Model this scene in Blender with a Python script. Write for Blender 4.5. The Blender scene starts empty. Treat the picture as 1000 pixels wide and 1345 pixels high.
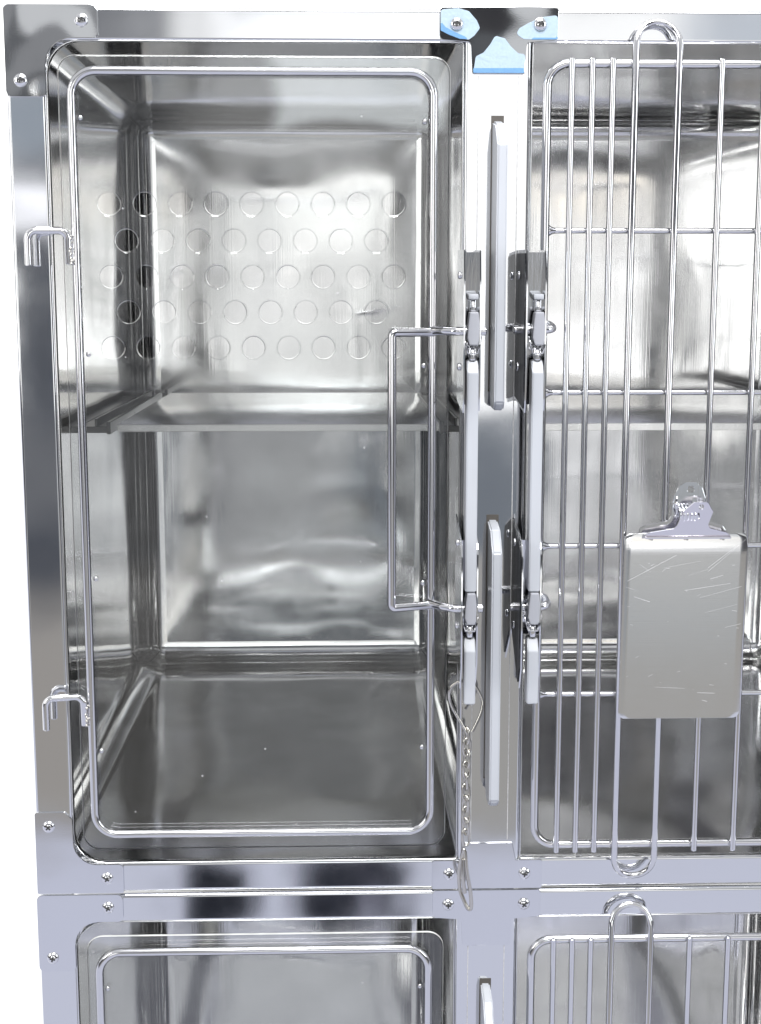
import bpy, bmesh, math, random
from mathutils import Vector, Matrix
random.seed(7)
S = bpy.context.scene
COL = S.collection
MM = 0.001

# ------------------------------------------------------------------ materials
def new_mat(name):
    m = bpy.data.materials.new(name); m.use_nodes = True
    nt = m.node_tree; nt.nodes.clear()
    out = nt.nodes.new('ShaderNodeOutputMaterial')
    return m, nt, out

def N(nt, kind, **kw):
    n = nt.nodes.new(kind)
    for k, v in kw.items():
        setattr(n, k, v)
    return n

def math_node(nt, op, a, b=None, c=None, clamp=False):
    n = nt.nodes.new('ShaderNodeMath'); n.operation = op; n.use_clamp = clamp
    for i, v in enumerate((a, b, c)):
        if v is None: continue
        if isinstance(v, (int, float)): n.inputs[i].default_value = v
        else: nt.links.new(v, n.inputs[i])
    return n.outputs[0]

def steel(name, color=(.80, .80, .82), rough=.08, grain=0.0, grain_scale=400, brush=None, wave=0.0, wave_scale=5,
          tilt=None, rough_var=.03, smudge=0.0):
    """bare stainless steel: fine grain, brushing, slow waviness of the sheet"""
    m, nt, out = new_mat(name)
    p = N(nt, 'ShaderNodeBsdfPrincipled')
    p.inputs['Base Color'].default_value = (*color, 1)
    p.inputs['Metallic'].default_value = 1
    L = nt.links
    tc = N(nt, 'ShaderNodeTexCoord')
    # uneven polish
    n1 = N(nt, 'ShaderNodeTexNoise'); n1.inputs['Scale'].default_value = 9; n1.inputs['Detail'].default_value = 6
    L.new(tc.outputs['Object'], n1.inputs['Vector'])
    mr = N(nt, 'ShaderNodeMapRange'); L.new(n1.outputs['Fac'], mr.inputs['Value'])
    mr.inputs['From Min'].default_value = .3; mr.inputs['From Max'].default_value = .7
    mr.inputs['To Min'].default_value = max(.01, rough - rough_var); mr.inputs['To Max'].default_value = rough + rough_var
    L.new(mr.outputs[0], p.inputs['Roughness'])
    normal = None
    def bump(height, strength, dist):
        nonlocal normal
        b = N(nt, 'ShaderNodeBump'); b.inputs['Strength'].default_value = strength; b.inputs['Distance'].default_value = dist
        L.new(height, b.inputs['Height'])
        if normal is not None: L.new(normal, b.inputs['Normal'])
        normal = b.outputs['Normal']
    if tilt:
        g = N(nt, 'ShaderNodeNewGeometry')
        nz = N(nt, 'ShaderNodeTexNoise'); nz.inputs['Scale'].default_value = 11; nz.inputs['Detail'].default_value = 1
        L.new(tc.outputs['Object'], nz.inputs['Vector'])
        sub = N(nt, 'ShaderNodeVectorMath', operation='SUBTRACT'); L.new(nz.outputs['Color'], sub.inputs[0]); sub.inputs[1].default_value = (.5, .5, .5)
        sc = N(nt, 'ShaderNodeVectorMath', operation='MULTIPLY_ADD'); L.new(sub.outputs[0], sc.inputs[0])
        sc.inputs[1].default_value = tilt[1]; sc.inputs[2].default_value = tilt[0]
        ad = N(nt, 'ShaderNodeVectorMath', operation='ADD'); L.new(g.outputs['Normal'], ad.inputs[0]); L.new(sc.outputs[0], ad.inputs[1])
        no = N(nt, 'ShaderNodeVectorMath', operation='NORMALIZE'); L.new(ad.outputs[0], no.inputs[0])
        normal = no.outputs[0]
    if wave:
        n2 = N(nt, 'ShaderNodeTexNoise'); n2.inputs['Scale'].default_value = wave_scale; n2.inputs['Detail'].default_value = 1
        L.new(tc.outputs['Object'], n2.inputs['Vector'])
        bump(n2.outputs['Fac'], 1.0, wave)
    if brush:
        mp = N(nt, 'ShaderNodeMapping'); mp.inputs['Scale'].default_value = brush[0]
        L.new(tc.outputs['Object'], mp.inputs['Vector'])
        n3 = N(nt, 'ShaderNodeTexNoise'); n3.inputs['Scale'].default_value = 1; n3.inputs['Detail'].default_value = 5
        L.new(mp.outputs[0], n3.inputs['Vector'])
        bump(n3.outputs['Fac'], 1.0, brush[1])
    if grain:
        n4 = N(nt, 'ShaderNodeTexNoise'); n4.inputs['Scale'].default_value = grain_scale; n4.inputs['Detail'].default_value = 2
        L.new(tc.outputs['Object'], n4.inputs['Vector'])
        bump(n4.outputs['Fac'], 1.0, grain)
    if normal is not None: L.new(normal, p.inputs['Normal'])
    if smudge:
        n5 = N(nt, 'ShaderNodeTexNoise'); n5.inputs['Scale'].default_value = 5; n5.inputs['Detail'].default_value = 8; n5.inputs['Distortion'].default_value = .6
        L.new(tc.outputs['Object'], n5.inputs['Vector'])
        mx = N(nt, 'ShaderNodeMix', data_type='RGBA')
        mr2 = N(nt, 'ShaderNodeMapRange'); L.new(n5.outputs['Fac'], mr2.inputs['Value'])
        mr2.inputs['From Min'].default_value = .45; mr2.inputs['From Max'].default_value = .75; mr2.inputs['To Max'].default_value = smudge
        L.new(mr2.outputs[0], mx.inputs['Factor'])
        mx.inputs['A'].default_value = (*color, 1); mx.inputs['B'].default_value = (color[0]*.75, color[1]*.75, color[2]*.73, 1)
        L.new(mx.outputs['Result'], p.inputs['Base Color'])
    L.new(p.outputs[0], out.inputs[0])
    return m

def plain(name, color, rough=.4, spec=.5, noise=.0, nscale=60):
    m, nt, out = new_mat(name)
    p = N(nt, 'ShaderNodeBsdfPrincipled'); p.inputs['Roughness'].default_value = rough
    p.inputs['Base Color'].default_value = (*color, 1); p.inputs['Specular IOR Level'].default_value = spec
    if noise:
        tc = N(nt, 'ShaderNodeTexCoord'); n = N(nt, 'ShaderNodeTexNoise'); n.inputs['Scale'].default_value = nscale; n.inputs['Detail'].default_value = 5
        nt.links.new(tc.outputs['Object'], n.inputs['Vector'])
        mx = N(nt, 'ShaderNodeMix', data_type='RGBA'); nt.links.new(n.outputs['Fac'], mx.inputs['Factor'])
        mx.inputs['A'].default_value = (*[c*(1-noise) for c in color], 1); mx.inputs['B'].default_value = (*[min(1, c*(1+noise)) for c in color], 1)
        nt.links.new(mx.outputs['Result'], p.inputs['Base Color'])
    nt.links.new(p.outputs[0], out.inputs[0])
    return m

def ribbed_mat():
    m, nt, out = new_mat('black_ribbed_lining'); L = nt.links
    p = N(nt, 'ShaderNodeBsdfPrincipled'); p.inputs['Roughness'].default_value = .35; p.inputs['Specular IOR Level'].default_value = .15
    tc = N(nt, 'ShaderNodeTexCoord')
    mp = N(nt, 'ShaderNodeMapping'); mp.inputs['Scale'].default_value = (1, 120, 9); L.new(tc.outputs['Object'], mp.inputs['Vector'])
    n = N(nt, 'ShaderNodeTexNoise'); n.inputs['Scale'].default_value = 1; n.inputs['Detail'].default_value = 3; L.new(mp.outputs[0], n.inputs['Vector'])
    n2 = N(nt, 'ShaderNodeTexNoise'); n2.inputs['Scale'].default_value = 500; n2.inputs['Detail'].default_value = 2; L.new(tc.outputs['Object'], n2.inputs['Vector'])
    k = math_node(nt, 'MULTIPLY_ADD', n2.outputs['Fac'], .35, math_node(nt, 'MULTIPLY', n.outputs['Fac'], .8))
    mr = N(nt, 'ShaderNodeMapRange'); L.new(k, mr.inputs['Value']); mr.inputs['From Min'].default_value = .58; mr.inputs['From Max'].default_value = .8
    mx = N(nt, 'ShaderNodeMix', data_type='RGBA'); L.new(mr.outputs[0], mx.inputs['Factor'])
    mx.inputs['A'].default_value = (.012, .013, .016, 1); mx.inputs['B'].default_value = (.14, .145, .155, 1)
    L.new(mx.outputs['Result'], p.inputs['Base Color'])
    b = N(nt, 'ShaderNodeBump'); b.inputs['Distance'].default_value = .0012; L.new(k, b.inputs['Height']); L.new(b.outputs[0], p.inputs['Normal'])
    L.new(p.outputs[0], out.inputs[0])
    return m

def acrylic_mat():
    m, nt, out = new_mat('clear_acrylic')
    tr = N(nt, 'ShaderNodeBsdfTransparent'); tr.inputs[0].default_value = (.985, .99, .988, 1)
    gl = N(nt, 'ShaderNodeBsdfGlossy'); gl.inputs['Roughness'].default_value = .012
    tc = N(nt, 'ShaderNodeTexCoord')
    n = N(nt, 'ShaderNodeTexNoise'); n.inputs['Scale'].default_value = 3.5; n.inputs['Detail'].default_value = 1
    nt.links.new(tc.outputs['Object'], n.inputs['Vector'])
    b = N(nt, 'ShaderNodeBump'); b.inputs['Distance'].default_value = .002; nt.links.new(n.outputs['Fac'], b.inputs['Height'])
    nt.links.new(b.outputs[0], gl.inputs['Normal'])
    fr = N(nt, 'ShaderNodeFresnel'); fr.inputs['IOR'].default_value = 1.72
    mx = N(nt, 'ShaderNodeMixShader')
    nt.links.new(fr.outputs[0], mx.inputs[0]); nt.links.new(tr.outputs[0], mx.inputs[1]); nt.links.new(gl.outputs[0], mx.inputs[2])
    # dust and faint hand marks on the sheet
    df = N(nt, 'ShaderNodeBsdfDiffuse'); df.inputs[0].default_value = (.8, .8, .8, 1)
    n2 = N(nt, 'ShaderNodeTexNoise'); n2.inputs['Scale'].default_value = 4; n2.inputs['Detail'].default_value = 9; n2.inputs['Roughness'].default_value = .65
    nt.links.new(tc.outputs['Object'], n2.inputs['Vector'])
    mr = N(nt, 'ShaderNodeMapRange'); nt.links.new(n2.outputs['Fac'], mr.inputs['Value'])
    mr.inputs['From Min'].default_value = .4; mr.inputs['From Max'].default_value = .8; mr.inputs['To Min'].default_value = .006; mr.inputs['To Max'].default_value = .055
    vo = N(nt, 'ShaderNodeTexVoronoi'); vo.inputs['Scale'].default_value = 26
    nt.links.new(tc.outputs['Object'], vo.inputs['Vector'])
    sp = math_node(nt, 'LESS_THAN', vo.outputs['Distance'], .035)
    sel = math_node(nt, 'MULTIPLY', sp, math_node(nt, 'GREATER_THAN', vo.outputs['Color'], .72))
    dust = math_node(nt, 'MAXIMUM', mr.outputs[0], math_node(nt, 'MULTIPLY', sel, .5))
    mx2 = N(nt, 'ShaderNodeMixShader'); nt.links.new(dust, mx2.inputs[0])
    nt.links.new(mx.outputs[0], mx2.inputs[1]); nt.links.new(df.outputs[0], mx2.inputs[2])
    nt.links.new(mx2.outputs[0], out.inputs[0])
    return m

def acrylic_edge_mat(name, lo, hi, cut, scale):
    m, nt, out = new_mat(name)
    tr = N(nt, 'ShaderNodeBsdfTransparent')
    p = N(nt, 'ShaderNodeBsdfPrincipled'); p.inputs['Base Color'].default_value = (.93, .94, .92, 1); p.inputs['Roughness'].default_value = .5
    tc = N(nt, 'ShaderNodeTexCoord'); n = N(nt, 'ShaderNodeTexNoise'); n.inputs['Scale'].default_value = scale; n.inputs['Detail'].default_value = 3
    nt.links.new(tc.outputs['Object'], n.inputs['Vector'])
    mr = N(nt, 'ShaderNodeMapRange'); nt.links.new(n.outputs['Fac'], mr.inputs['Value'])
    mr.inputs['From Min'].default_value = cut-.08; mr.inputs['From Max'].default_value = cut+.08; mr.inputs['To Min'].default_value = lo; mr.inputs['To Max'].default_value = hi
    mx = N(nt, 'ShaderNodeMixShader'); nt.links.new(mr.outputs[0], mx.inputs[0]); nt.links.new(tr.outputs[0], mx.inputs[1]); nt.links.new(p.outputs[0], mx.inputs[2])
    nt.links.new(mx.outputs[0], out.inputs[0])
    return m

def board_mat():
    """brushed clipboard sheet with scratches of their own shape"""
    m, nt, out = new_mat('scratched_board_steel')
    L = nt.links
    p = N(nt, 'ShaderNodeBsdfPrincipled'); p.inputs['Metallic'].default_value = 1
    tc = N(nt, 'ShaderNodeTexCoord'); sep = N(nt, 'ShaderNodeSeparateXYZ'); L.new(tc.outputs['Object'], sep.inputs[0])
    X, Z = sep.outputs['X'], sep.outputs['Z']
    rnd = random.Random(5)
    segs = [((-.075, -.062), (-.012, -.028)), ((.02, -.085), (.075, -.07)), ((.03, -.05), (.078, -.008)), ((.028, -.105), (.07, -.094)),
            ((-.077, -.07), (-.062, -.075)), ((-.066, -.083), (-.045, -.09)), ((.03, -.045), (.072, -.012)), ((-.028, -.045), (.02, -.036)),
            ((.055, -.125), (.076, -.12)), ((-.035, -.205), (.005, -.207)), ((.022, -.213), (.045, -.214)), ((.033, -.06), (.05, -.055)),
            ((-.03, -.05), (-.026, -.046)), ((-.06, -.04), (-.045, -.05)), ((.005, -.055), (.03, -.047)), ((-.07, -.12), (-.066, -.121)), ((0.0, -.075), (.06, -.066))]
    for i in range(26):
        x = rnd.uniform(-.075, .072); z = rnd.uniform(-.235, -.03); l = rnd.uniform(.001, .007); a = rnd.uniform(-.3, .6)
        segs.append(((x, z), (x + l*math.cos(a), z + l*math.sin(a))))
    acc = None
    for (a, b) in segs:
        dx, dz = b[0]-a[0], b[1]-a[1]; ln = math.hypot(dx, dz); ux, uz = dx/ln, dz/ln
        rx = math_node(nt, 'SUBTRACT', X, a[0]); rz = math_node(nt, 'SUBTRACT', Z, a[1])
        t = math_node(nt, 'ADD', math_node(nt, 'MULTIPLY', rx, ux), math_node(nt, 'MULTIPLY', rz, uz))
        d = math_node(nt, 'ABSOLUTE', math_node(nt, 'SUBTRACT', math_node(nt, 'MULTIPLY', rz, ux), math_node(nt, 'MULTIPLY', rx, uz)))
        inside = math_node(nt, 'LESS_THAN', math_node(nt, 'ABSOLUTE', math_node(nt, 'SUBTRACT', t, ln/2)), ln/2)
        w = rnd.uniform(.00018, .0004)
        fall = math_node(nt, 'SUBTRACT', 1, math_node(nt, 'DIVIDE', d, w*1.6), clamp=True)
        v = math_node(nt, 'MULTIPLY', math_node(nt, 'MULTIPLY', fall, inside), rnd.uniform(.35, 1))
        acc = v if acc is None else math_node(nt, 'MAXIMUM', acc, v)
    mp = N(nt, 'ShaderNodeMapping'); mp.inputs['Scale'].default_value = (10, 10, 900); L.new(tc.outputs['Object'], mp.inputs['Vector'])
    n = N(nt, 'ShaderNodeTexNoise'); n.inputs['Scale'].default_value = 1; n.inputs['Detail'].default_value = 4; L.new(mp.outputs[0], n.inputs['Vector'])
    b = N(nt, 'ShaderNodeBump'); b.inputs['Distance'].default_value = .000025; L.new(n.outputs['Fac'], b.inputs['Height'])
    L.new(b.outputs[0], p.inputs['Normal'])
    n2 = N(nt, 'ShaderNodeTexNoise'); n2.inputs['Scale'].default_value = 40; n2.inputs['Detail'].default_value = 6; L.new(tc.outputs['Object'], n2.inputs['Vector'])
    mr = N(nt, 'ShaderNodeMapRange'); L.new(n2.outputs['Fac'], mr.inputs['Value']); mr.inputs['To Min'].default_value = .10; mr.inputs['To Max'].default_value = .15
    L.new(mr.outputs[0], p.inputs['Roughness'])
    p.inputs['Base Color'].default_value = (.86, .86, .86, 1)
    df = N(nt, 'ShaderNodeBsdfPrincipled'); df.inputs['Base Color'].default_value = (.9, .9, .9, 1); df.inputs['Roughness'].default_value = .6; df.inputs['Metallic'].default_value = .3
    mx = N(nt, 'ShaderNodeMixShader'); L.new(math_node(nt, 'MULTIPLY', acc, math_node(nt, 'MULTIPLY', n2.outputs['Fac'], 1.35)), mx.inputs[0]); L.new(p.outputs[0], mx.inputs[1]); L.new(df.outputs[0], mx.inputs[2])
    L.new(mx.outputs[0], out.inputs[0])
    return m

def glint_mat(name, color):  # sheet colour that stands in for a reflected highlight
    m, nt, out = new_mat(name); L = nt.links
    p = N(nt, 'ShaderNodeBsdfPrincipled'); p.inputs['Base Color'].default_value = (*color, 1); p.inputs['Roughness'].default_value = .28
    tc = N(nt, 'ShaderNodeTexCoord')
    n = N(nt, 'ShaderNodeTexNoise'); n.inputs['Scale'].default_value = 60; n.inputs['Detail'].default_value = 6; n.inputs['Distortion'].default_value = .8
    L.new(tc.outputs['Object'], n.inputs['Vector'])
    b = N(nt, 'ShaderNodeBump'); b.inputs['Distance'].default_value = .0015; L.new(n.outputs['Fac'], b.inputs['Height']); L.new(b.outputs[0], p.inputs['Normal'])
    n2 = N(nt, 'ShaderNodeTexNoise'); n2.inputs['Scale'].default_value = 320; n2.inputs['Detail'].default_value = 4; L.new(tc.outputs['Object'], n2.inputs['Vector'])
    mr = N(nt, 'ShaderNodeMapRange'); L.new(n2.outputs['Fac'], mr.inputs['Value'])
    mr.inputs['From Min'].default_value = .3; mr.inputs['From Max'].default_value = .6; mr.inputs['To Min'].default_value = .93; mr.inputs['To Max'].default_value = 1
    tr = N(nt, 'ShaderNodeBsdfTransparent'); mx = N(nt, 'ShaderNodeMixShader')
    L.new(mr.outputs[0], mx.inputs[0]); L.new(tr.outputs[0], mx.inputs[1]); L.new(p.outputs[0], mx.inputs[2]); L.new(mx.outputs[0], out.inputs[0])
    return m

M = {}
M['frame'] = steel('polished_frame_steel', (.82, .83, .85), .055, grain=.000005, grain_scale=1300, wave=.0006, wave_scale=9)
M['frame_bracket'] = steel('polished_bracket_steel', (.80, .81, .84), .07, grain=.000006, grain_scale=900, wave=.0004, wave_scale=12)
M['dark_bracket'] = steel('bent_bracket_steel', (.84, .85, .86), .07, grain=.00002, grain_scale=700, tilt=((0, 0, .09), (.34, 0, .36)))
M['liner'] = steel('brushed_liner_steel', (.87, .87, .87), .085, brush=((420, 1.2, 1.2), .000028), wave=.006, wave_scale=3.2, smudge=.35, rough_var=.05)
M['tube'] = steel('round_bar_steel', (.80, .80, .82), .11, grain=.000005, grain_scale=300)
M['shelf'] = steel('shelf_steel', (.86, .86, .85), .2, brush=((260, 2, 2), .00004))
M['latch'] = steel('latch_sheet_steel', (.78, .79, .81), .09, brush=((260, 260, 10), .00012))
M['chrome'] = steel('chromed_steel', (.86, .86, .88), .04, rough_var=.02)
M['dark_rail'] = steel('shelf_rail_steel', (.17, .17, .17), .3)
M['chain'] = steel('chain_steel', (.66, .64, .6), .16, rough_var=.06)
M['nickel'] = steel('nickel_clip_steel', (.82, .80, .84), .10)
M['recess'] = plain('screw_recess', (.05, .05, .05), .4)
M['slot'] = plain('dark_slot', (.10, .09, .08), .7)
M['plastic'] = plain('white_plastic', (.55, .57, .61), .32, noise=.03, nscale=25)
M['plastic_grey'] = plain('grey_plastic', (.43, .44, .48), .38, noise=.03, nscale=40)
M['seam'] = plain('seam_and_glint_edge', (.62, .62, .62), .5, noise=.5, nscale=240)
M['glint'] = glint_mat('pale_blue_painted_glint', (.46, .58, .69))
M['seam_and_glint_edge'] = glint_mat('blue_painted_glint_rim', (.18, .37, .64))
M['ribbed_lining'] = ribbed_mat()
M['acrylic'] = acrylic_mat()
M['acrylic_edge'] = acrylic_edge_mat('polished_acrylic_edge', .75, 1, .5, 20)
M['acrylic_rim'] = acrylic_edge_mat('sawn_hole_rim', .12, 1, .52, 34)
M['board'] = board_mat()

# ------------------------------------------------------------------ object helpers
def link(name, me, mat, parent=None, smooth=None):
    o = bpy.data.objects.new(name, me); COL.objects.link(o)
    for mm in (mat if isinstance(mat, (list, tuple)) else [mat]):
        me.materials.append(mm)
    if parent is not None: o.parent = parent
    if smooth is not None:
        me.shade_smooth() if smooth == 'all' else me.set_sharp_from_angle(angle=smooth)
        if smooth != 'all':
            for p in me.polygons: p.use_smooth = True
    return o

def obj(name, bm, mat, parent=None, smooth=math.radians(40), flat=False):
    bmesh.ops.recalc_face_normals(bm, faces=bm.faces)
    me = bpy.data.meshes.new(name); bm.to_mesh(me); bm.free()
    o = link(name, me, mat, parent, smooth)
    if flat:                                   # keep the large faces of a bevelled piece truly flat
        w = o.modifiers.new('flat', 'WEIGHTED_NORMAL'); w.keep_sharp = True; w.weight = 100
    return o

def tag(o, label, cat, group=None):
    o['label'] = label; o['category'] = cat; o['kind'] = 'thing'
    if group: o['group'] = group
    return o

def empty(name, label, cat, loc=(0, 0, 0), group=None):
    o = bpy.data.objects.new(name, None); COL.objects.link(o); o.location = [c*MM for c in loc]
    o.empty_display_size = .05
    return tag(o, label, cat, group)

def kids(o): return [c for c in bpy.data.objects if c.parent == o]

def copy_tree(o, parent=None, skip=()):
    c = o.copy(); COL.objects.link(c)
    if parent is not None: c.parent = parent
    for ch in kids(o):
        if ch.name.split('.')[0] in skip: continue
        copy_tree(ch, c, skip)
    return c

def add_box(bm, x0, x1, y0, y1, z0, z1, bevel=0, seg=2):
    v = bmesh.ops.create_cube(bm, size=1)['verts']
    bmesh.ops.scale(bm, vec=((x1-x0)*MM, (y1-y0)*MM, (z1-z0)*MM), verts=v)
    bmesh.ops.translate(bm, vec=((x0+x1)/2*MM, (y0+y1)/2*MM, (z0+z1)/2*MM), verts=v)
    if bevel:
        e = list({ed for vv in v for ed in vv.link_edges})
        bmesh.ops.bevel(bm, geom=e, offset=bevel*MM, segments=seg, affect='EDGES', profile=.5)

def box(name, x0, x1, y0, y1, z0, z1, mat, parent=None, bevel=0, seg=3):
    bm = bmesh.new(); add_box(bm, x0, x1, y0, y1, z0, z1, bevel, seg)
    return obj(name, bm, mat, parent, flat=True)

def fillet(pts, rad, closed=False, seg=8):
    P = [Vector(p) for p in pts]; n = len(P); out = []
    for i in range(n):
        r = rad[i] if isinstance(rad, (list, tuple)) else rad
        if (not closed and i in (0, n-1)) or r <= 0:
            out.append(P[i]); continue
        a, b, c = P[i-1], P[i], P[(i+1) % n]
        u, w = (a-b).normalized(), (c-b).normalized()
        ang = u.angle(w)
        if ang > math.pi - .01: out.append(b); continue
        t = min(r/math.tan(ang/2), (a-b).length*.499, (c-b).length*.499)
        r2 = t*math.tan(ang/2)
        cen = b + (u+w).normalized()*(r2/math.sin(ang/2))
        s, e = b+u*t-cen, b+w*t-cen
        tot = s.angle(e)
        for k in range(seg+1):
            f = k/seg
            out.append(cen + (s*math.sin((1-f)*tot)+e*math.sin(f*tot))/math.sin(tot))
    return out

def add_tube(bm, pts, r, closed=False, seg=14, caps=True, round_cap=True):
    P = [Vector(p)*MM for p in pts]
    Q = [P[0]]
    for p in P[1:]:
        if (p-Q[-1]).length > 1e-5: Q.append(p)
    P = Q; n = len(P); R = r*MM
    if closed and (P[0]-P[-1]).length < 1e-5: P.pop(); n -= 1
    tang = []
    for i in range(n):
        a = P[i-1] if (i or closed) else P[i]
        b = P[(i+1) % n] if (i < n-1 or closed) else P[i]
        tang.append((b-a).normalized())
    up = Vector((0, 0, 1)) if abs(tang[0].z) < .9 else Vector((1, 0, 0))
    nrm = tang[0].cross(up).normalized()
    rings = []
    def ring(c, nn, t, rr):
        bb = t.cross(nn)
        return [bm.verts.new(c + (nn*math.cos(2*math.pi*k/seg)+bb*math.sin(2*math.pi*k/seg))*rr) for k in range(seg)]
    for i in range(n):
        if i:
            ax = tang[i-1].cross(tang[i])
            if ax.length > 1e-8:
                nrm = Matrix.Rotation(tang[i-1].angle(tang[i]), 3, ax.normalized()) @ nrm
        if i == 0 and not closed and caps and round_cap:
            rings.append(ring(P[0]-tang[0]*R*.25, nrm, tang[0], R*.75))
        rings.append(ring(P[i], nrm, tang[i], R))
        if i == n-1 and not closed and caps and round_cap:
            rings.append(ring(P[i]+tang[i]*R*.25, nrm, tang[i], R*.75))
    for a, b in zip(rings, rings[1:]):
        for k in range(seg): bm.faces.new((a[k], a[(k+1) % seg], b[(k+1) % seg], b[k]))
    if closed:
        a, b = rings[-1], rings[0]
        off = min(range(seg), key=lambda o: sum((a[k].co-b[(k+o) % seg].co).length for k in range(0, seg, 4)))
        for k in range(seg): bm.faces.new((a[k], a[(k+1) % seg], b[(k+1+off) % seg], b[(k+off) % seg]))
    elif caps:
        bm.faces.new(rings[0][::-1]); bm.faces.new(rings[-1])

def tube(name, pts, r, mat, parent=None, closed=False, seg=14):
    bm = bmesh.new(); add_tube(bm, pts, r, closed, seg)
    return obj(name, bm, mat, parent)

def round_poly(pts, rad, seg=7):
    return [(p.x, p.z) for p in fillet([(x, 0, z) for x, z in pts], rad, True, seg)]

def plate_mesh(outline, thick, holes=(), bevel=.6):
    """flat sheet cut to an outline in X/Z, with holes; front at y=0, back at y=thick"""
    cu = bpy.data.curves.new('sheet', 'CURVE'); cu.dimensions = '2D'; cu.fill_mode = 'BOTH'
    cu.extrude = (thick/2-bevel)*MM; cu.bevel_depth = bevel*MM; cu.bevel_resolution = 1; cu.offset = -bevel*MM
    for loop in [outline]+list(holes):
        sp = cu.splines.new('POLY'); sp.points.add(len(loop)-1); sp.use_cyclic_u = True
        for q, (x, z) in zip(sp.points, loop): q.co = (x*MM, z*MM, 0, 1)
    o = bpy.data.objects.new('sheet', cu); COL.objects.link(o)
    bpy.context.view_layer.update()
    dg = bpy.context.evaluated_depsgraph_get()
    me = bpy.data.meshes.new_from_object(o.evaluated_get(dg))
    bpy.data.objects.remove(o); bpy.data.curves.remove(cu)
    # curve XY plane -> XZ plane, facing -y
    me.transform(Matrix(((1, 0, 0, 0), (0, 0, -1, thick/2*MM), (0, 1, 0, 0), (0, 0, 0, 1))))
    me.materials.clear()
    return me

def plate(name, outline, y, thick, mat, parent=None, holes=(), bevel=.6, edge_mat=None):
    me = plate_mesh(outline, thick, holes, bevel)
    me.transform(Matrix.Translation((0, y*MM, 0)))
    o = link(name, me, mat, parent, math.radians(35))
    if edge_mat:
        me.materials.append(edge_mat)
        for p in me.polygons:
            if abs(p.normal.y) < .9: p.material_index = 1
    return o

def circle(cx, cz, r, n=28): return [(cx+r*math.cos(2*math.pi*k/n), cz+r*math.sin(2*math.pi*k/n)) for k in range(n)]

def dome_bm(bm, r, h, seg=20, rings=5, collar=.6):
    """pan head lying on y=0, bulging to -y"""
    prev = [bm.verts.new((r*MM*math.cos(2*math.pi*k/seg), 0, r*MM*math.sin(2*math.pi*k/seg))) for k in range(seg)]
    for j in range(0, rings):
        a = math.pi/2*j/rings
        rr = r*math.cos(a); y = -(collar+(h-collar)*math.sin(a))
        cur = [bm.verts.new((rr*MM*math.cos(2*math.pi*k/seg), y*MM, rr*MM*math.sin(2*math.pi*k/seg))) for k in range(seg)]
        for k in range(seg): bm.faces.new((prev[k], prev[(k+1) % seg], cur[(k+1) % seg], cur[k]))
        prev = cur
    c = bm.verts.new((0, -h*MM, 0))
    for k in range(seg): bm.faces.new((prev[k], prev[(k+1) % seg], c))

SCREW = None
def screw(x, z, y, parent):
    global SCREW
    if SCREW is None:
        bm = bmesh.new(); dome_bm(bm, 8.2, 4.6)
        nf = len(bm.faces)
        for w, h in ((1.1, 3.8), (3.8, 1.1)):
            add_box(bm, -w, w, -4.72 if w > 2 else -4.7, -3.2, -h, h)
        bm.faces.ensure_lookup_table()
        for f in bm.faces[nf:]: f.material_index = 1
        bmesh.ops.recalc_face_normals(bm, faces=bm.faces)
        SCREW = bpy.data.meshes.new('screw'); bm.to_mesh(SCREW); bm.free()
        SCREW.materials.append(M['chrome']); SCREW.materials.append(M['recess'])
        SCREW.set_sharp_from_angle(angle=math.radians(40))
        for p in SCREW.polygons: p.use_smooth = True
    o = bpy.data.objects.new('screw', SCREW); COL.objects.link(o); o.parent = parent
    o.location = (x*MM, y*MM, z*MM); o.rotation_euler = (0, random.uniform(0, 1.5), 0)
    return o

RIVET = {}
def rivet(x, y, z, parent, rot=0, r=5, mat='chrome'):
    if (r, mat) not in RIVET:
        bm = bmesh.new(); dome_bm(bm, r, r*.62, 16, 4, .4)
        bmesh.ops.recalc_face_normals(bm, faces=bm.faces)
        me = bpy.data.meshes.new('rivet'); bm.to_mesh(me); bm.free(); me.materials.append(M[mat]); me.shade_smooth()
        RIVET[(r, mat)] = me
    o = bpy.data.objects.new('rivet', RIVET[(r, mat)]); COL.objects.link(o); o.parent = parent
    o.location = (x*MM, y*MM, z*MM); o.rotation_euler = (0, 0, rot)
    return o

# ------------------------------------------------------------------ the cage bank (one unit; a second one stands below it)
CX = 250.5                                   # the unit is symmetric about this x
def mir(pts): return [(2*CX-x, z) for x, z in pts][::-1]

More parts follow.
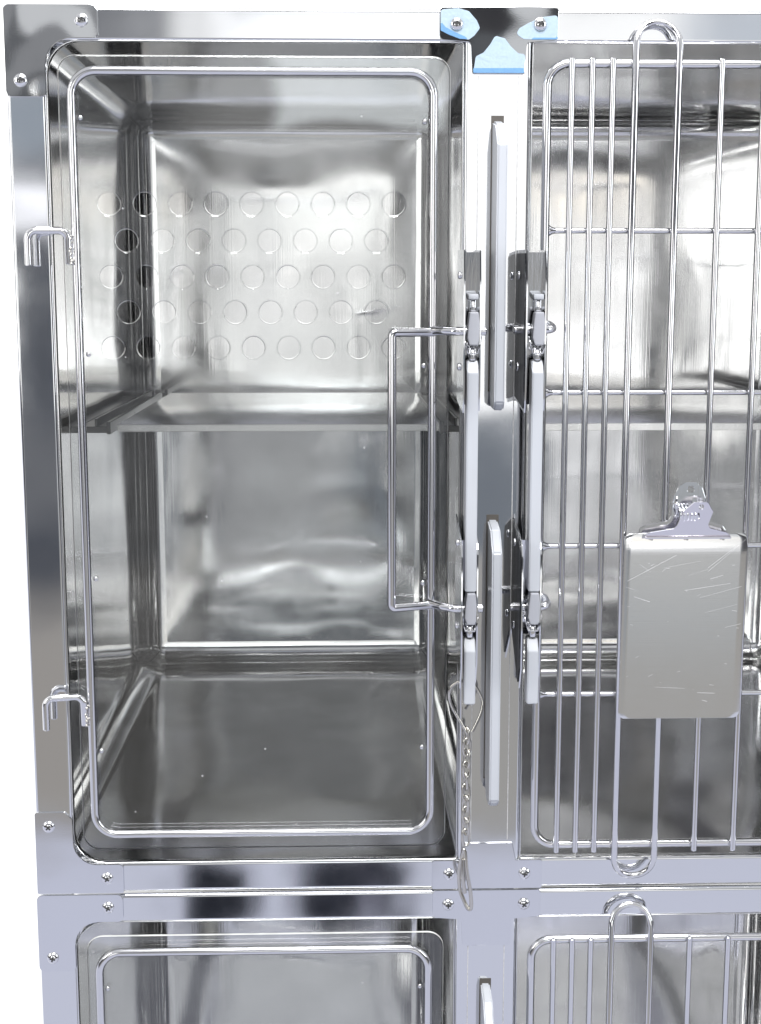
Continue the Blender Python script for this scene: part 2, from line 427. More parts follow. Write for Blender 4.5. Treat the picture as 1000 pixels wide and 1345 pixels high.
def liner(name, x0, x1, z0, z1, rl, rr, parent, el, er, et):
    """pressed steel compartment: coved outer corners and a coved back"""
    def section(ins, y):
        pts = []
        a0, a1, b0, b1 = x0+ins, x1-ins, z0+ins, z1-ins
        if y > 14: a0 += el; a1 += er; b1 += et     # wider behind the front frame
        for cx, cz, r, st in ((a1, b1, rr, 0), (a0, b1, rl, 90), (a0, b0, rl, 180), (a1, b0, rr, 270)):
            r = max((r if y <= 14 else 42)-ins, 1.0)
            ox = cx-r if cx == a1 else cx+r
            oz = cz-r if cz == b1 else cz+r
            for k in range(9):
                t = math.radians(st+90*k/8)
                pts.append(Vector(((ox+r*math.cos(t))*MM, y*MM, (oz+r*math.sin(t))*MM)))
        return pts
    bm = bmesh.new(); D, r = 1050, 42
    secs = [(0, 2), (0, 13.5), (0, 15)]+[(0, y) for y in range(60, D-r, 90)]+[(r*(1-math.cos(t)), D-r+r*math.sin(t)) for t in [math.radians(90*k/8) for k in range(9)]]
    rings = [[bm.verts.new(p) for p in section(i, y)] for i, y in secs]
    n = len(rings[0])
    for a, b in zip(rings, rings[1:]):
        for k in range(n): bm.faces.new((a[k], b[k], b[(k+1) % n], a[(k+1) % n]))
    bm.faces.new(rings[-1])
    me = bpy.data.meshes.new(name); bm.normal_update(); bm.to_mesh(me); bm.free()
    o = link(name, me, M['liner'], parent, math.radians(50))
    so = o.modifiers.new('sheet', 'SOLIDIFY'); so.thickness = .0012; so.offset = 1 if False else -1
    return o

def build_unit():
    t = empty('steel_cage', 'x', 'cage', (0, 0, -806))
    base = t
    Z = lambda z: z+806                        # local heights: the empty sits at the foot of the unit
    # posts and beams
    for a, b in ((-411, -361), (158.5, 242.5), (862, 912)):
        bm = bmesh.new(); add_box(bm, a, b, 0, 13, Z(-805), Z(349.5), 5, 4); obj('post', bm, M['frame'], t, flat=True)
    for a, b in ((-361, 158.5), (242.5, 862)):
        box('top_beam', a+.5, b-.5, 1, 13, Z(308), Z(349), M['frame'], t, 5, 4)
        box('bottom_beam', a+.5, b-.5, 1, 13, Z(-804.5), Z(-762), M['frame'], t, 5, 4)
    liner('compartment_liner', -361.5, 157.5, Z(-764), Z(309.5), 42, 3, t, -43, 40, 34)
    liner('compartment_liner', 243.5, 862.5, Z(-764), Z(309.5), 3, 42, t, -40, 43, 34)
    # brackets
    ul = round_poly([(-411, Z(350.5)), (-295, Z(350.5)), (-295, Z(311)), (-361, Z(311)), (-361, Z(240)), (-411, Z(240))], [8, 8, 7, 42, 7, 8])
    ll = round_poly([(-411.5, Z(-689)), (-371, Z(-689)), (-361, Z(-699)), (-361, Z(-763.5)), (-295, Z(-763.5)), (-295, Z(-804.5)), (-411.5, Z(-804.5))], [4, 3, 0, 38, 5, 2, 2])
    tt = round_poly([(127, Z(350.5)), (275, Z(350.5)), (275, Z(311)), (235.5, Z(308)), (233.5, Z(270)), (168, Z(270)), (166, Z(308)), (127, Z(311))], [5, 5, 6, 5, 3, 3, 5, 6])
    bt = round_poly([(124, Z(-763.5)), (164, Z(-763.5)), (168, Z(-739)), (233, Z(-739)), (238, Z(-763.5)), (274, Z(-763.5)), (274, Z(-804.5)), (124, Z(-804.5))], [3, 1, 1, 1, 1, 3, 2, 2])
    k = plate('corner_bracket', ul, -2.6, 2.4, M['dark_bracket'], t)
    screw(-315, Z(332), -2.6, k); screw(-392, Z(260), -2.6, k)
    k = plate('corner_bracket', mir(ul), -2.6, 2.4, M['dark_bracket'], t)
    screw(2*CX+315, Z(332), -2.6, k); screw(2*CX+392, Z(260), -2.6, k)
    k = plate('corner_bracket', ll, -2.6, 2.4, M['frame_bracket'], t); screw(-393, Z(-709), -2.6, k); screw(-317, Z(-783), -2.6, k)
    k = plate('corner_bracket', mir(ll), -2.6, 2.4, M['frame_bracket'], t); screw(2*CX+393, Z(-709), -2.6, k); screw(2*CX+317, Z(-783), -2.6, k)
    k = plate('tee_bracket', tt, -2.6, 2.4, M['dark_bracket'], t)
    screw(148, Z(330), -2.9, k); screw(252, Z(330), -2.9, k)
    k = plate('tee_bracket', bt, -2.6, 2.4, M['frame_bracket'], t); screw(147, Z(-783), -2.6, k); screw(250, Z(-783), -2.6, k)
    # two long seams of the folded post face
    for x in (176, 226): box('seam', x-.6, x+.6, -.5, 1, Z(-735), Z(268), M['seam'], t)
    # stop strips standing out of slots in the centre post
    for zt, zb in ((214, -146), (-293, -668)):
        bm = bmesh.new()
        prof = [(4, zt), (-36, zt-8), (-62, zt-34), (-62, zb+10), (-52, zb), (-18, zb), (4, zb+30)]
        f = [bm.verts.new((194*MM, y*MM, Z(z)*MM)) for y, z in prof]; g = [bm.verts.new((207*MM, y*MM, Z(z)*MM)) for y, z in prof]
        bm.faces.new(f); bm.faces.new(g[::-1])
        for i in range(len(prof)): bm.faces.new((f[i], f[(i+1) % 7], g[(i+1) % 7], g[i]))
        bmesh.ops.bevel(bm, geom=list(bm.edges), offset=2.2*MM, segments=3, affect='EDGES')
        s = obj('stop_strip', bm, M['plastic'], t, flat=True)
        box('slot', 192.5, 208.5, -.8, 1, Z(zb+20), Z(zt+6), M['slot'], s)
    # latches beside the centre post, one for each door
    for x0, x1, sgn in ((152, 176, -1), (228, 257, 1)):
        bm = bmesh.new()
        def sheet(prof, xa, xb):
            f = [bm.verts.new((xa*MM, y*MM, Z(z)*MM)) for y, z in prof]; g = [bm.verts.new((xb*MM, y*MM, Z(z)*MM)) for y, z in prof]
            n = len(prof); bm.faces.new(f); bm.faces.new(g[::-1])
            for i in range(n): bm.faces.new((f[i], f[(i+1) % n], g[(i+1) % n], g[i]))
        la = None
        up = [(-1, 54), (-58, 52), (-66, 8), (-66, -118), (-60, -146), (-1, -136)]
        lo = [(-1, -286), (-56, -312), (-66, -330), (-66, -470), (-50, -500), (-1, -438)]
        halves = []
        for prof, za, zb in ((up, -140, 50), (lo, -440, -312)):
            bm = bmesh.new()
            sheet([(y if y > -10 else y-27, z) for y, z in prof], x0, x0+1.8); sheet(prof, x1-1.8, x1)
            sheet([(-30, za), (-50, zb), (-51.6, zb), (-31.6, za)], x0+1.6, x1-1.6)
            halves.append(obj('latch', bm, M['latch'], t))
        cxl = x1-9.8
        if sgn > 0:                            # ribbed dark lining on the outer cheeks of the right-hand latch
            for (prof, h) in (([(-3, 50), (-84, 48), (-91, 8), (-91, -116), (-86, -141), (-3, -131)], halves[0]),
                              ([(-3, -292), (-82, -316), (-91, -332), (-91, -468), (-76, -492), (-3, -434)], halves[1])):
                bm = bmesh.new(); sheet(prof, x0-1.6, x0-.1)
                obj('cheek_lining', bm, M['ribbed_lining'], h)
        def strip(za, zb, la):
            b2 = bmesh.new(); w = 7.2
            prof = [(-43, za), (-60, za), (-70, za-16), (-70, zb), (-50, zb), (-43, zb+14)]
            f = [b2.verts.new(((cxl-w)*MM, y*MM, Z(z)*MM)) for y, z in prof]; g = [b2.verts.new(((cxl+w)*MM, y*MM, Z(z)*MM)) for y, z in prof]
            b2.faces.new(f); b2.faces.new(g[::-1])
            for i in range(6): b2.faces.new((f[i], f[(i+1) % 6], g[(i+1) % 6], g[i]))
            bmesh.ops.bevel(b2, geom=list(b2.edges), offset=1.4*MM, segments=2, affect='EDGES')
            return obj('lever', b2, M['plastic'], la, flat=True)
        strip(-82, -376, halves[0]); strip(-438, -524, halves[1])
        for zc, la in ((-47, halves[0]), (-401, halves[1])):
            # grey block riding on the door's bar
            hexa = round_poly([(cxl-5, Z(zc+24)), (cxl+6, Z(zc+24)), (cxl+7.5, Z(zc+8)), (cxl+7, Z(zc-12)), (cxl+5, Z(zc-17)), (cxl-5, Z(zc-17)), (cxl-8, Z(zc-8)), (cxl-7, Z(zc+8))], 1.5, 3)
            plate('latch_block', hexa, -74, 22, M['plastic_grey'], la, bevel=1.5)
            for zz in (zc+32, zc-28):
                b2 = bmesh.new()
                add_box(b2, cxl-4, cxl+4, -64, -46, Z(zz-8), Z(zz+8), 2, 3)
                obj('pivot_sleeve', b2, M['chrome'], la)
            # sprung sheet clip under the block
            pts = [(cxl-11, -62, Z(zc-6)), (cxl-9, -66, Z(zc-16)), (cxl-6, -66, Z(zc-27)), (cxl+6, -66, Z(zc-27)), (cxl+9, -66, Z(zc-16)), (cxl+11, -62, Z(zc-6))]
            b2 = bmesh.new()
            va = [b2.verts.new((p[0]*MM, p[1]*MM, p[2]*MM)) for p in pts]; vb = [b2.verts.new((p[0]*MM, (p[1]+14)*MM, p[2]*MM)) for p in pts]
            for i in range(5): b2.faces.new((va[i], va[i+1], vb[i+1], vb[i]))
            o = obj('spring_clip', b2, M['chrome'], la)
            so = o.modifiers.new('sheet', 'SOLIDIFY'); so.thickness = .0014; so.offset = 0
        # cap of the upper strip
        b2 = bmesh.new(); add_box(b2, cxl-6.5, cxl+6.5, -67, -44, Z(-8), Z(-1), 1.5, 2); obj('lever_cap', b2, M['plastic'], halves[0])
        for zz in (22, -92, -318, -427):
            rivet(x0-(1.7 if sgn > 0 else .1), -34, Z(zz), halves[0 if zz > -200 else 1], rot=-math.pi/2, r=5)
    # rails for the shelf on the compartment walls
    for wall, sg in ((-404, 1), (905, -1)):
        bm = bmesh.new()
        def seg(a, b, y0, y1, z0, z1): add_box(bm, min(wall+sg*a, wall+sg*b), max(wall+sg*a, wall+sg*b), y0, y1, Z(z0), Z(z1), .6, 1)
        seg(1.5, 44, 362, 1006, -214, -204); seg(26, 30, 362, 1006, -203.9, -192); seg(44.1, 50, 362, 1006, -216, -197)
        obj('shelf_rail', bm, M['dark_rail'], t)
    for wall, sg in ((197.5, -1), (203.5, 1)):
        bm = bmesh.new()
        def seg(a, b, y0, y1, z0, z1): add_box(bm, min(wall+sg*a, wall+sg*b), max(wall+sg*a, wall+sg*b), y0, y1, Z(z0), Z(z1), .6, 1)
        seg(1.5, 34, 362, 1006, -214, -204); seg(14, 18, 362, 1006, -203.9, -192); seg(34.1, 40, 362, 1006, -216, -197)
        obj('shelf_rail', bm, M['dark_rail'], t)
    # hinge lugs behind the door pins
    for x in (-386, 2*CX+386):
        for z in (36, -578):
            pass
    return t

cage = build_unit()
lower_skip = ('latch', 'shelf_rail')
cage2 = copy_tree(cage, None, lower_skip)
cage2.location = (-.002, 0, (-806-1157)*MM)
cage['label'] = 'upper tier of the polished steel kennel, with shelves, latches and white stop strips'
cage2['label'] = 'lower tier of the polished steel kennel, below the seam, without shelves'
cage['group'] = cage2['group'] = 'stacked cage tiers'

# the lower unit's flat brackets: its upper corner and tee reflect plain light in the photo, and are plain pressed plates
for ch in kids(cage2):
    if ch.name.startswith(('corner_bracket', 'tee_bracket')):
        pass
def swap_lower():
    t = cage2
    for ch in list(kids(t)):
        nm = ch.name.split('.')[0]
        if nm in ('corner_bracket', 'tee_bracket') and ch.data.materials and ch.data.materials[0].name == 'bent_bracket_steel':
            me = ch.data.copy(); me.materials.clear(); me.materials.append(M['frame_bracket']); ch.data = me
swap_lower()

# pale blue reflected highlights painted as thin sheets on the upper tee bracket
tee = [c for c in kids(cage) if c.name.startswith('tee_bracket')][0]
def glint(pts, parent, rad=4):
    o = plate('glint_patch', round_poly([(x, z+806) for x, z in pts], rad, 5), -3.1, .45, M['glint'], parent, bevel=.1)
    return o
GLINTS = [[(128, 347), (150, 348.5), (163, 345), (173, 334), (177, 325), (170, 316), (163, 311), (152, 313), (140, 318), (128, 324)],
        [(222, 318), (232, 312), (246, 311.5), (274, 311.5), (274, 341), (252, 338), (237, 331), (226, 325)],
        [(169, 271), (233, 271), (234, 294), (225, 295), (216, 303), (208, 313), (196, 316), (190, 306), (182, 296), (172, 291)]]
for f in GLINTS: glint(f, tee)
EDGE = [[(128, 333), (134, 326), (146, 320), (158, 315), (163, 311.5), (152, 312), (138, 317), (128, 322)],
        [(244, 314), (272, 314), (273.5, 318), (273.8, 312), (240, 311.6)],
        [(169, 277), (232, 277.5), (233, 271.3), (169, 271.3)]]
for e in EDGE:  # deeper blue rims of the same painted highlights
    plate('seam_and_glint_edge', round_poly([(x, z+806) for x, z in e], 1.2, 3), -3.4, .3, M['seam_and_glint_edge'], tee, bevel=.05)

# ------------------------------------------------------------------ doors
def rrect(x0, x1, z0, z1, y, r):
    return fillet([(x0, y, z0), (x1, y, z0), (x1, y, z1), (x0, y, z1)], r, True, 10)

def build_acrylic_door():
    t = empty('acrylic_door', 'x', 'cage door', (0, 0, -742))
    Z = lambda z: z+742
    holes = []
    for i, z in enumerate((111, 65.5, 20.5, -24, -69)):
        if i % 2 == 0: xs = [-288+44.75*k for k in range(9)]
        else: xs = [-267+45*k for k in range(8)]
        for x in xs: holes.append(circle(x, Z(z), 14))
    plate('acrylic_panel', round_poly([(-347, Z(291)), (141, Z(291)), (141, Z(-742)), (-347, Z(-742))], 22, 8), -4, 6, M['acrylic'], t, holes, bevel=2.3, edge_mat=M['acrylic_edge'])
    pm = [c for c in kids(t) if c.name.startswith('acrylic_panel')][0].data
    pm.materials.append(M['acrylic_rim'])
    for p in pm.polygons:
        if p.material_index == 1 and -.33 < p.center.x < .12 and Z(-120)*MM < p.center.z < Z(160)*MM: p.material_index = 2
    tube('door_frame', rrect(-329, 119.5, Z(-717), Z(271), -10.5, 30), 5.6, M['tube'], t, True, 18)
    h = tube('handle', fillet([(121, -16, Z(-49)), (67, -34, Z(-49)), (67, -34, Z(-404)), (121, -16, Z(-404))], [0, 5, 5, 0], False, 5), 5.6, M['tube'], t, seg=16)
    for z in (-47, -401):
        tube('latch_bar', fillet([(118, -15, Z(z)), (132, -40, Z(z)), (146, -52, Z(z)), (183, -52, Z(z))], 12, False, 5), 5.4, M['tube'], t, seg=16)
    for x, zs in ((-319, (-77, -369, -603)), (-320, (215,)), (109, (212, -92, -377, -602))):
        for z in zs: rivet(x, -4, Z(z), t, 0, 3.4, 'tube')
    hinge_pins_local(t, Z)
    return t

def hinge_pins_local(t, Z, xt=-338, xp=-386, sg=1):
    for z in (77, -524):
        p = fillet([(xt, -13, Z(z-40)), (xt, -17, Z(z)), (xp, -25, Z(z)), (xp, -25, Z(z-42))], [0, 11, 11, 0], False, 6)
        pin = tube('hinge_pin', p, 4.7, M['tube'], t)
        bm = bmesh.new()
        for k in range(12):
            b = bmesh.ops.create_icosphere(bm, subdivisions=2, radius=random.uniform(1.5, 2.5)*MM)
            bmesh.ops.translate(bm, vec=((xt+sg*3.2+random.uniform(-1, 1))*MM, random.uniform(-18.5, -15)*MM, Z(z-40+k*3+random.uniform(-1, 1))*MM), verts=b['verts'])
        obj('weld', bm, M['chain'], pin)

acr = build_acrylic_door()
acr['label'] = 'large clear acrylic door with rows of round air holes and a steel tube handle'
acr2 = copy_tree(acr, None, ('handle', 'latch_bar')); acr2.location = (-.001, 0, (-742-1157)*MM)
acr2['label'] = 'clear acrylic door of the lower tier, only its rounded top edge in the picture'
acr['group'] = acr2['group'] = 'acrylic cage doors'

def build_wire_door():
    t = empty('wire_door', 'x', 'cage door', (261, 0, -738))
    Z = lambda z: z+738
    X = lambda x: x-261
    tube('door_frame', rrect(X(261), X(833), Z(-738), Z(281.5), -11, 27), 5.6, M['tube'], t, True, 18)
    for z in (78, -126.5, -327.5, -528):
        w = tube('cross_wire', [(X(266), -11, Z(z)), (X(828), -11, Z(z))], 3.6, M['tube'], t)
        for sx, e in ((X(265.5), 1), (X(828.5), -1)):
            bm = bmesh.new()
            n = 12; prev = None
            for j in range(5):
                f = j/4; r = 3.6+4.5*(1-f)**2
                ring = [bm.verts.new(((sx+e*9*f)*MM, (-11+min(r, 5)*math.cos(2*math.pi*k/n))*MM, (Z(z)+r*math.sin(2*math.pi*k/n))*MM)) for k in range(n)]
                if prev:
                    for k in range(n): bm.faces.new((prev[k], prev[(k+1) % n], ring[(k+1) % n], ring[k]))
                prev = ring
            obj('weld', bm, M['tube'], w)
    for x in (290, 315.5, 341, 477, 530, 584, 638, 691, 740, 766, 792):
        tube('bar', [(X(x), -20.2, Z(-745)), (X(x), -20.2, Z(286))], 3.9, M['tube'], t)
    lp = []
    for k in range(13):
        a = math.pi*k/12; s = math.sin(a); lp.append((X(396)-27*math.cos(a), -20.8+9*s, Z(304)+28*s))
    for k in range(13):
        a = math.pi*k/12; s = math.sin(a); lp.append((X(396)+27*math.cos(a), -20.8+9*s, Z(-756)-28*s))
    tube('long_loop', lp, 4.4, M['tube'], t, True)
    for z in (-45, -399):
        p = fillet([(X(259), -15, Z(z+5)), (X(268), -19, Z(z+5)), (X(269), -52, Z(z)), (X(219), -52, Z(z))], [0, 7, 13, 0], False, 5)
        tube('latch_bar', p, 5.4, M['tube'], t, seg=16)
    for z in (77, -524):
        p = fillet([(X(842), -13, Z(z-40)), (X(842), -17, Z(z)), (X(887), -25, Z(z)), (X(887), -25, Z(z-42))], [0, 11, 11, 0], False, 6)
        tube('hinge_pin', p, 4.7, M['tube'], t)
    return t

wire = build_wire_door()
wire['label'] = 'steel wire grille door hung with a metal clipboard, bars packed closer towards its latch side'
wire2 = copy_tree(wire, None, ('latch_bar',)); wire2.location = (.260, 0, (-738-1157)*MM)
wire2['label'] = 'bare steel wire grille door of the lower tier, with nothing hung on it'
wire['group'] = wire2['group'] = 'wire cage doors'

# ------------------------------------------------------------------ shelves
def shelf(x0, x1, label):
    t = empty('shelf', label, 'shelf', ((x0+x1)/2, 700, -212), 'compartment shelves')
    w = (x1-x0)/2
    bm = bmesh.new()
    add_box(bm, -w, w, -340, 346, 9, 11.5, .8, 2)
    add_box(bm, -w, w, -341.4, -340.05, 0, 11, .5, 1)
    obj('shelf_plate', bm, M['shelf'], t)
    return t
shelf(-343, 155.5, 'flat steel shelf across the middle of the compartment behind the acrylic door')
shelf(245.5, 850, 'flat steel shelf across the compartment behind the wire grille')

# ------------------------------------------------------------------ clipboard
def clipboard():
    t = empty('clipboard', 'scratched steel clipboard with a bulldog clip hanging on the wire door', 'clipboard', (449, -33, -308))
    rows = []
    H, W, R = 248, 80.5, 9
    nz, nx = 60, 16
    zs = sorted(set([-H*i/nz for i in range(nz+1)]+[-R*(1-math.cos(a)) for a in [math.pi/2*k/6 for k in range(7)]]+[-H+R*(1-math.cos(a)) for a in [math.pi/2*k/6 for k in range(7)]]))
    bm = bmesh.new()
    def prof(z):                                 # the top folds gently back under the clip
        s = max(0, (z+26)/26); return 2.5*s*s - .004*(z+H)
    for z in zs:
        hw = W
        for d in (-z, z+H):
            if d < R: hw = W-R+math.sqrt(max(0, R*R-(R-d)**2))
        hw = max(hw, W-R)
        sk = -2.0*(-z/H)                           # hangs a touch askew
        rows.append([bm.verts.new(((-hw+2*hw*i/nx+sk)*MM, (prof(z)-(.15*(1-(2*i/nx-1)**2)))*MM, z*MM)) for i in range(nx+1)])
    for a, b in zip(rows, rows[1:]):
        for i in range(nx): bm.faces.new((a[i], a[i+1], b[i+1], b[i]))
    bmesh.ops.recalc_face_normals(bm, faces=bm.faces)
    me = bpy.data.meshes.new('board'); bm.to_mesh(me); bm.free()
    if me.polygons[0].normal.y > 0: me.flip_normals()
    o = link('board', me, M['board'], t, 'all')
    so = o.modifiers.new('sheet', 'SOLIDIFY'); so.thickness = .0018; so.offset = -1
    be = o.modifiers.new('edge', 'BEVEL'); be.width = .0005; be.segments = 2; be.limit_method = 'ANGLE'; be.angle_limit = math.radians(60)
    # bulldog clip
    P = lambda pts: [(x-449, z+308) for x, z in pts]
    front = [(393, -313), (394, -307), (400, -304), (430, -299), (434, -294), (441, -274), (453, -262.5), (471, -262.5), (479, -276), (474, -294), (477, -298.5), (500, -305), (504, -309), (504, -313)]
    f = plate_mesh(round_poly(P(front), [1, 4, 3, 4, 3, 4, 4, 4, 4, 3, 3, 3, 2, 1], 4), 1.8, [circle(463-449, -269+308, 3.2, 14)], .5)
    f.transform(Matrix.Translation((0, -9*MM, 0)) @ Matrix.Rotation(math.radians(13), 4, 'X') )
    clip = link('clip_jaw', f, M['nickel'], t, math.radians(40))
    back = [(387, -309), (389, -301), (396, -297), (425, -291), (429, -284), (430, -262), (437, -246), (446, -240.5), (460, -240.5), (468, -248), (473, -262), (470, -284), (474, -291), (497, -298), (501, -304), (501, -309)]
    g = plate_mesh(round_poly(P(back), [1, 4, 4, 4, 4, 5, 4, 4, 4, 4, 4, 4, 3, 3, 3, 1], 4), 1.8, [circle(453-449, -250+308, 4.5, 14)], .5)
    g.transform(Matrix.Translation((0, 3.2*MM, 0)) @ Matrix.Rotation(math.radians(3), 4, 'X'))
    link('clip_jaw', g, M['latch'], t, math.radians(40))
    # the spring wound between the jaws
    pts = []
    for k in range(80):
        a = 2*math.pi*k/14; pts.append((-14+26*k/79, -9+6*math.cos(a), 27+8.5*math.sin(a)))
    pts = [(-16, -6, 50), (-17, -8, 38)]+pts+[(14, -8, 36)]
    tube('clip_spring', pts, 1.5, M['chrome'], t, seg=8)
    lip = [(-55, -10.5, -3.5), (55, -10.5, -3.5)]
    tube('clip_lip', lip, 1.6, M['nickel'], t, seg=8)
    for x in (-46, 0, 47): rivet(x, -5.6, -6.5, t, 0, 1.6, 'chain')
    return t
clipboard()

# ------------------------------------------------------------------ chain
def chain():
    t = empty('safety_chain', 'thin steel chain with a wire hook and snap clasp hanging from the left latch lever', 'chain', (165, -48, -566))
    Pt = lambda x, y, z: (x-165, y+48, z+566)
    loop = [(166, -50, -570), (158, -50, -556), (146, -51, -534), (141, -52, -518), (143, -53, -506), (150, -54, -499), (156, -54, -497)]
    loop2 = [(156, -54, -497), (164, -40, -497), (172, -37, -503), (181, -38, -516), (186, -40, -530), (183, -44, -545), (172, -50, -566)]
    def smooth(pts, n=6):
        V = [Vector(p) for p in pts]; out = []
        for i in range(len(V)-1):
            a, b, c, d = V[max(i-1, 0)], V[i], V[i+1], V[min(i+2, len(V)-1)]
            for k in range(n):
                u = k/n; out.append(.5*((2*b)+(c-a)*u+(2*a-5*b+4*c-d)*u*u+(3*b-a-3*c+d)*u**3))
        out.append(V[-1]); return out
    tube('wire_hook', smooth([Pt(*p) for p in loop+loop2[1:]]), 2.1, M['chain'], t, seg=10)
    me = None; z = -566; n = 10
    for i in range(n):
        L, w, r = 23, 6.6, 1.9
        if me is None:
            bm = bmesh.new(); pts = []
            for k in range(9): a = math.pi*k/8; pts.append((w*math.cos(a)*.72, 0, (L/2-w)+w*math.sin(a)))
            for k in range(9): a = math.pi+math.pi*k/8; pts.append((w*math.cos(a)*.72, 0, -(L/2-w)+w*math.sin(a)))
            add_tube(bm, pts, r, True, 8)
            bmesh.ops.recalc_face_normals(bm, faces=bm.faces)
            me = bpy.data.meshes.new('link'); bm.to_mesh(me); bm.free(); me.materials.append(M['chain']); me.shade_smooth()
        o = bpy.data.objects.new('link', me); COL.objects.link(o); o.parent = t
        o.location = (random.uniform(-1, 1)*MM-.001*0, 0, (-i*15.6-6)*MM)
        o.rotation_euler = (random.uniform(-.08, .08), random.uniform(-.06, .06), (.45 if i % 2 else 2.0)+random.uniform(-.25, .25))
    sn = smooth([Pt(*p) for p in [(163, -48, -728), (160, -47, -740), (157, -46, -760), (158, -45, -785), (163, -46, -800), (169, -48, -812), (173, -49, -810), (172, -50, -790), (167, -50, -760), (165, -49, -738), (163, -48, -729)]])
    tube('snap_clasp', sn, 2.6, M['chain'], t, seg=10)
    tube('clasp_gate', smooth([Pt(161, -50, -742), Pt(161, -52, -765), Pt(164, -52, -788)]), 2.6, M['chain'], t, seg=8)
    return t
chain()

# ------------------------------------------------------------------ camera
yaw, pitch, F = math.radians(1.7006), math.radians(8.9284), 1830.0
cam = bpy.data.cameras.new('camera'); co = bpy.data.objects.new('camera', cam); COL.objects.link(co)
cam.sensor_fit = 'VERTICAL'; cam.sensor_height = 36; cam.lens = F/1345*36
cam.clip_start = .01; cam.clip_end = 100
co.location = (0, -1.8, 0)
fw = Vector((math.sin(yaw)*math.cos(pitch), math.cos(yaw)*math.cos(pitch), -math.sin(pitch)))
co.rotation_euler = fw.to_track_quat('-Z', 'Y').to_euler()
S.camera = co

# ------------------------------------------------------------------ the room the steel mirrors (a procedural environment) and unseen lamps added for fill
def build_world():
    w = bpy.data.worlds.new('World'); S.world = w; w.use_nodes = True
    nt = w.node_tree; nt.nodes.clear(); L = nt.links
    out = N(nt, 'ShaderNodeOutputWorld'); bg = N(nt, 'ShaderNodeBackground'); L.new(bg.outputs[0], out.inputs[0])
    tc = N(nt, 'ShaderNodeTexCoord'); sep = N(nt, 'ShaderNodeSeparateXYZ')
    L.new(tc.outputs['Generated'], sep.inputs[0])
    dx, dy, dz = sep.outputs
    ny = math_node(nt, 'MAXIMUM', math_node(nt, 'MULTIPLY', dy, -1), .03)
    A = math_node(nt, 'MULTIPLY', math_node(nt, 'DIVIDE', dx, ny), 1800)
    B = math_node(nt, 'MULTIPLY', math_node(nt, 'DIVIDE', dz, ny), 1800)
    no = N(nt, 'ShaderNodeTexNoise'); no.inputs['Scale'].default_value = 14; no.inputs['Detail'].default_value = 3
    L.new(tc.outputs['Generated'], no.inputs['Vector'])
    sc = N(nt, 'ShaderNodeSeparateColor'); L.new(no.outputs['Color'], sc.inputs[0])
    A = math_node(nt, 'MULTIPLY_ADD', math_node(nt, 'SUBTRACT', sc.outputs[0], .5), 40, A)
    B = math_node(nt, 'MULTIPLY_ADD', math_node(nt, 'SUBTRACT', sc.outputs[1], .5), 26, B)
    def sm(v, c, h, s):
        if h is None: return None
        m = N(nt, 'ShaderNodeMapRange'); m.interpolation_type = 'SMOOTHSTEP'
        L.new(math_node(nt, 'ABSOLUTE', math_node(nt, 'SUBTRACT', v, c)), m.inputs['Value'])
        m.inputs['From Min'].default_value = h+s; m.inputs['From Max'].default_value = max(h-s, 0)
        return m.outputs[0]
    col = None
    def rect(x0, x1, z0, z1, c, sx=15, sz=15, a=1.0):
        nonlocal col
        ms = [q for q in (sm(A, (x0+x1)/2, (x1-x0)/2, sx), sm(B, (z0+z1)/2, (z1-z0)/2, sz))]
        m = math_node(nt, 'MULTIPLY', ms[0], ms[1])
        if a != 1: m = math_node(nt, 'MULTIPLY', m, a)
        mx = N(nt, 'ShaderNodeMix', data_type='RGBA'); L.new(m, mx.inputs['Factor'])
        if col is None: mx.inputs['A'].default_value = (.10, .105, .115, 1)
        else: L.new(col, mx.inputs['A'])
        mx.inputs['B'].default_value = (*c, 1); col = mx.outputs['Result']
    BIG = 60000
    # ceiling, walls, floor
    rect(-BIG, BIG, 780, BIG, (.62, .63, .65), 10, 60)
    rect(230, 1200, 380, 780, (.045, .045, .05), 20, 30)
    rect(-420, -185, 430, 900, (.26, .265, .28), 14, 40)
    rect(-BIG, BIG, -BIG, -690, (.62, .64, .76), 10, 40)
    rect(-BIG, BIG, -715, 380, (.08, .08, .09), 10, 25)
    rect(-330, 700, -715, 380, (.36, .37, .39), 300, 25)
    rect(-1500, 1500, -715, -330, (.385, .375, .36), 300, 25)
    rect(20, 145, -360, -155, (.15, .15, .15), 50, 25)
    rect(-160, 140, -480, -370, (.30, .33, .37), 40, 40)
    rect(255, 620, -480, -370, (.44, .47, .50), 40, 40)
    rect(-330, 700, -330, -150, (.19, .21, .24), 60, 12)
    rect(-330, 10, -340, -160, (.34, .345, .36), 40, 30)
    rect(262, 640, -340, -160, (.72, .73, .75), 14, 20)
    rect(262, 640, -262, -215, (.95, .96, .98), 14, 16)
    rect(340, 560, -400, -350, (.58, .57, .55), 40, 25)
    rect(350, 560, -345, -312, (.32, .32, .32), 20, 8)
    # the big window and what stands before it
    rect(-185, 640, -150, 362, (1.2, 1.2, 1.19), 50, 10)
    rect(-85, 125, 60, 190, (1.45, 1.45, 1.43), 18, 20)
    rect(120, 245, -152, 362, (1.4, 1.4, 1.4), 20, 10)
    rect(-150, 130, 260, 362, (1.22, 1.23, 1.25), 35, 14)
    rect(-98, 150, 196, 306, (4.2, 4.4, 4.5), 16, 10)
    rect(250, 480, 95, 215, (1.4, 1.3, 1.15), 25, 25, .8)
    rect(250, 480, -150, 20, (2.4, 2.4, 2.4), 25, 12, .8)
    rect(300, 330, -70, 180, (.62, .62, .62), 8, 20, .85)
    rect(395, 412, -70, 180, (.6, .6, .6), 6, 20, .85)
    rect(250, 480, -4, 6, (.45, .45, .45), 8, 4, .9)
    rect(430, 700, 270, 362, (.62, .66, .72), 40, 20)
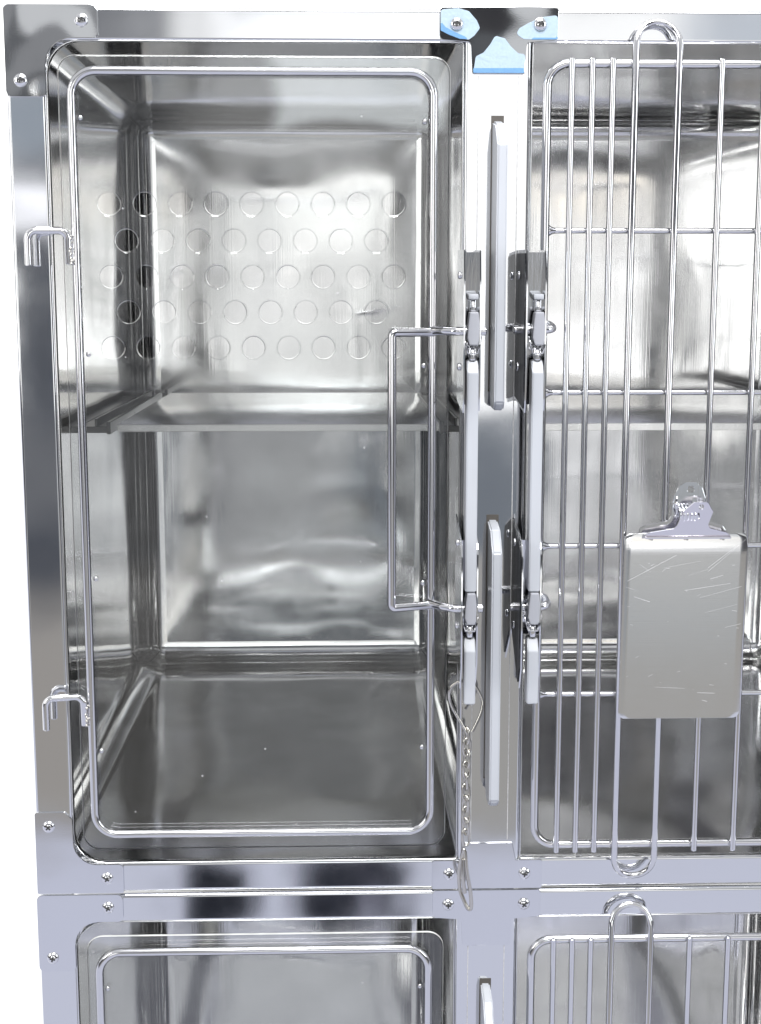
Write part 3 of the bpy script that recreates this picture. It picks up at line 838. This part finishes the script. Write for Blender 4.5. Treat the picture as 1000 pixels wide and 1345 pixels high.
    rect(-110, -80, -150, 150, (.7, .7, .72), 15, 15, .8)
    rect(-20, 20, -150, 40, (.55, .55, .56), 18, 40, .7)
    rect(60, 118, -150, -10, (.34, .34, .35), 25, 45, .8)
    rect(520, 700, -150, 200, (.8, .8, .8), 60, 30, .8)
    # to the left: dark doorway, bright strip
    rect(-900, -330, -420, 62, (.085, .092, .11), 30, 20)
    rect(-432, -330, -300, -170, (.15, .155, .17), 20, 30)
    rect(-900, -432, -150, 362, (2.0, 2.0, 1.97), 12, 15)
    rect(-900, -432, -420, -165, (.4, .41, .42), 12, 15)
    rect(-440, -330, 80, 140, (1.35, 1.35, 1.4), 30, 22)
    rect(-440, -330, 170, 300, (.34, .38, .43), 30, 25)
    rect(-900, -330, -700, -400, (.36, .34, .32), 30, 60)
    # two dark figures low down
    rect(-212, -124, -860, -755, (.012, .014, .02), 14, 12)
    rect(-60, 92, -860, -755, (.014, .016, .024), 24, 12)
    rect(30, 60, -848, -800, (.4, .4, .5), 20, 12, .7)
    # behind the cage: a bright white studio wall
    m = N(nt, 'ShaderNodeMapRange'); L.new(dy, m.inputs['Value']); m.inputs['From Min'].default_value = -.02; m.inputs['From Max'].default_value = .05
    mx = N(nt, 'ShaderNodeMix', data_type='RGBA'); L.new(m.outputs[0], mx.inputs['Factor']); L.new(col, mx.inputs['A']); mx.inputs['B'].default_value = (1.25, 1.25, 1.25, 1)
    L.new(mx.outputs['Result'], bg.inputs[0]); bg.inputs[1].default_value = 1
build_world()

def fill_lamp(name, loc, target, sx, sy, power, color=(1, 1, 1)):  # unseen area lamp, added to lift the plastics and edge the bars
    l = bpy.data.lights.new(name, 'AREA'); l.shape = 'RECTANGLE'; l.size = sx; l.size_y = sy; l.energy = power; l.color = color
    o = bpy.data.objects.new(name, l); COL.objects.link(o); o.location = loc
    o.rotation_euler = (Vector(target)-Vector(loc)).to_track_quat('-Z', 'Y').to_euler()
fill_lamp('overhead_fill', (.2, -1.6, 2.6), (.1, 0, -.2), 2.2, 1.2, 95)
fill_lamp('front_overhead_fill', (.2, -2.5, 3.1), (.1, 0, -.2), 2.0, .8, 75)  # added to brighten hole rims and front-facing plastic
fill_lamp('left_fill', (-2.6, -1.6, .6), (0, 0, -.2), .8, 1.8, 16, (1, .98, .95))
fill_lamp('right_fill', (2.8, -1.5, .5), (.2, 0, -.2), .8, 1.8, 22, (.95, .98, 1))

S.view_settings.view_transform = 'Standard'; S.view_settings.look = 'None'
S.view_settings.exposure = 0; S.view_settings.gamma = 1; S.view_settings.use_curve_mapping = False
S.render.engine = 'CYCLES'
S.cycles.max_bounces = 14; S.cycles.glossy_bounces = 8; S.cycles.transparent_max_bounces = 24; S.cycles.diffuse_bounces = 3
S.cycles.caustics_reflective = False; S.cycles.caustics_refractive = False; S.cycles.sample_clamp_indirect = 6
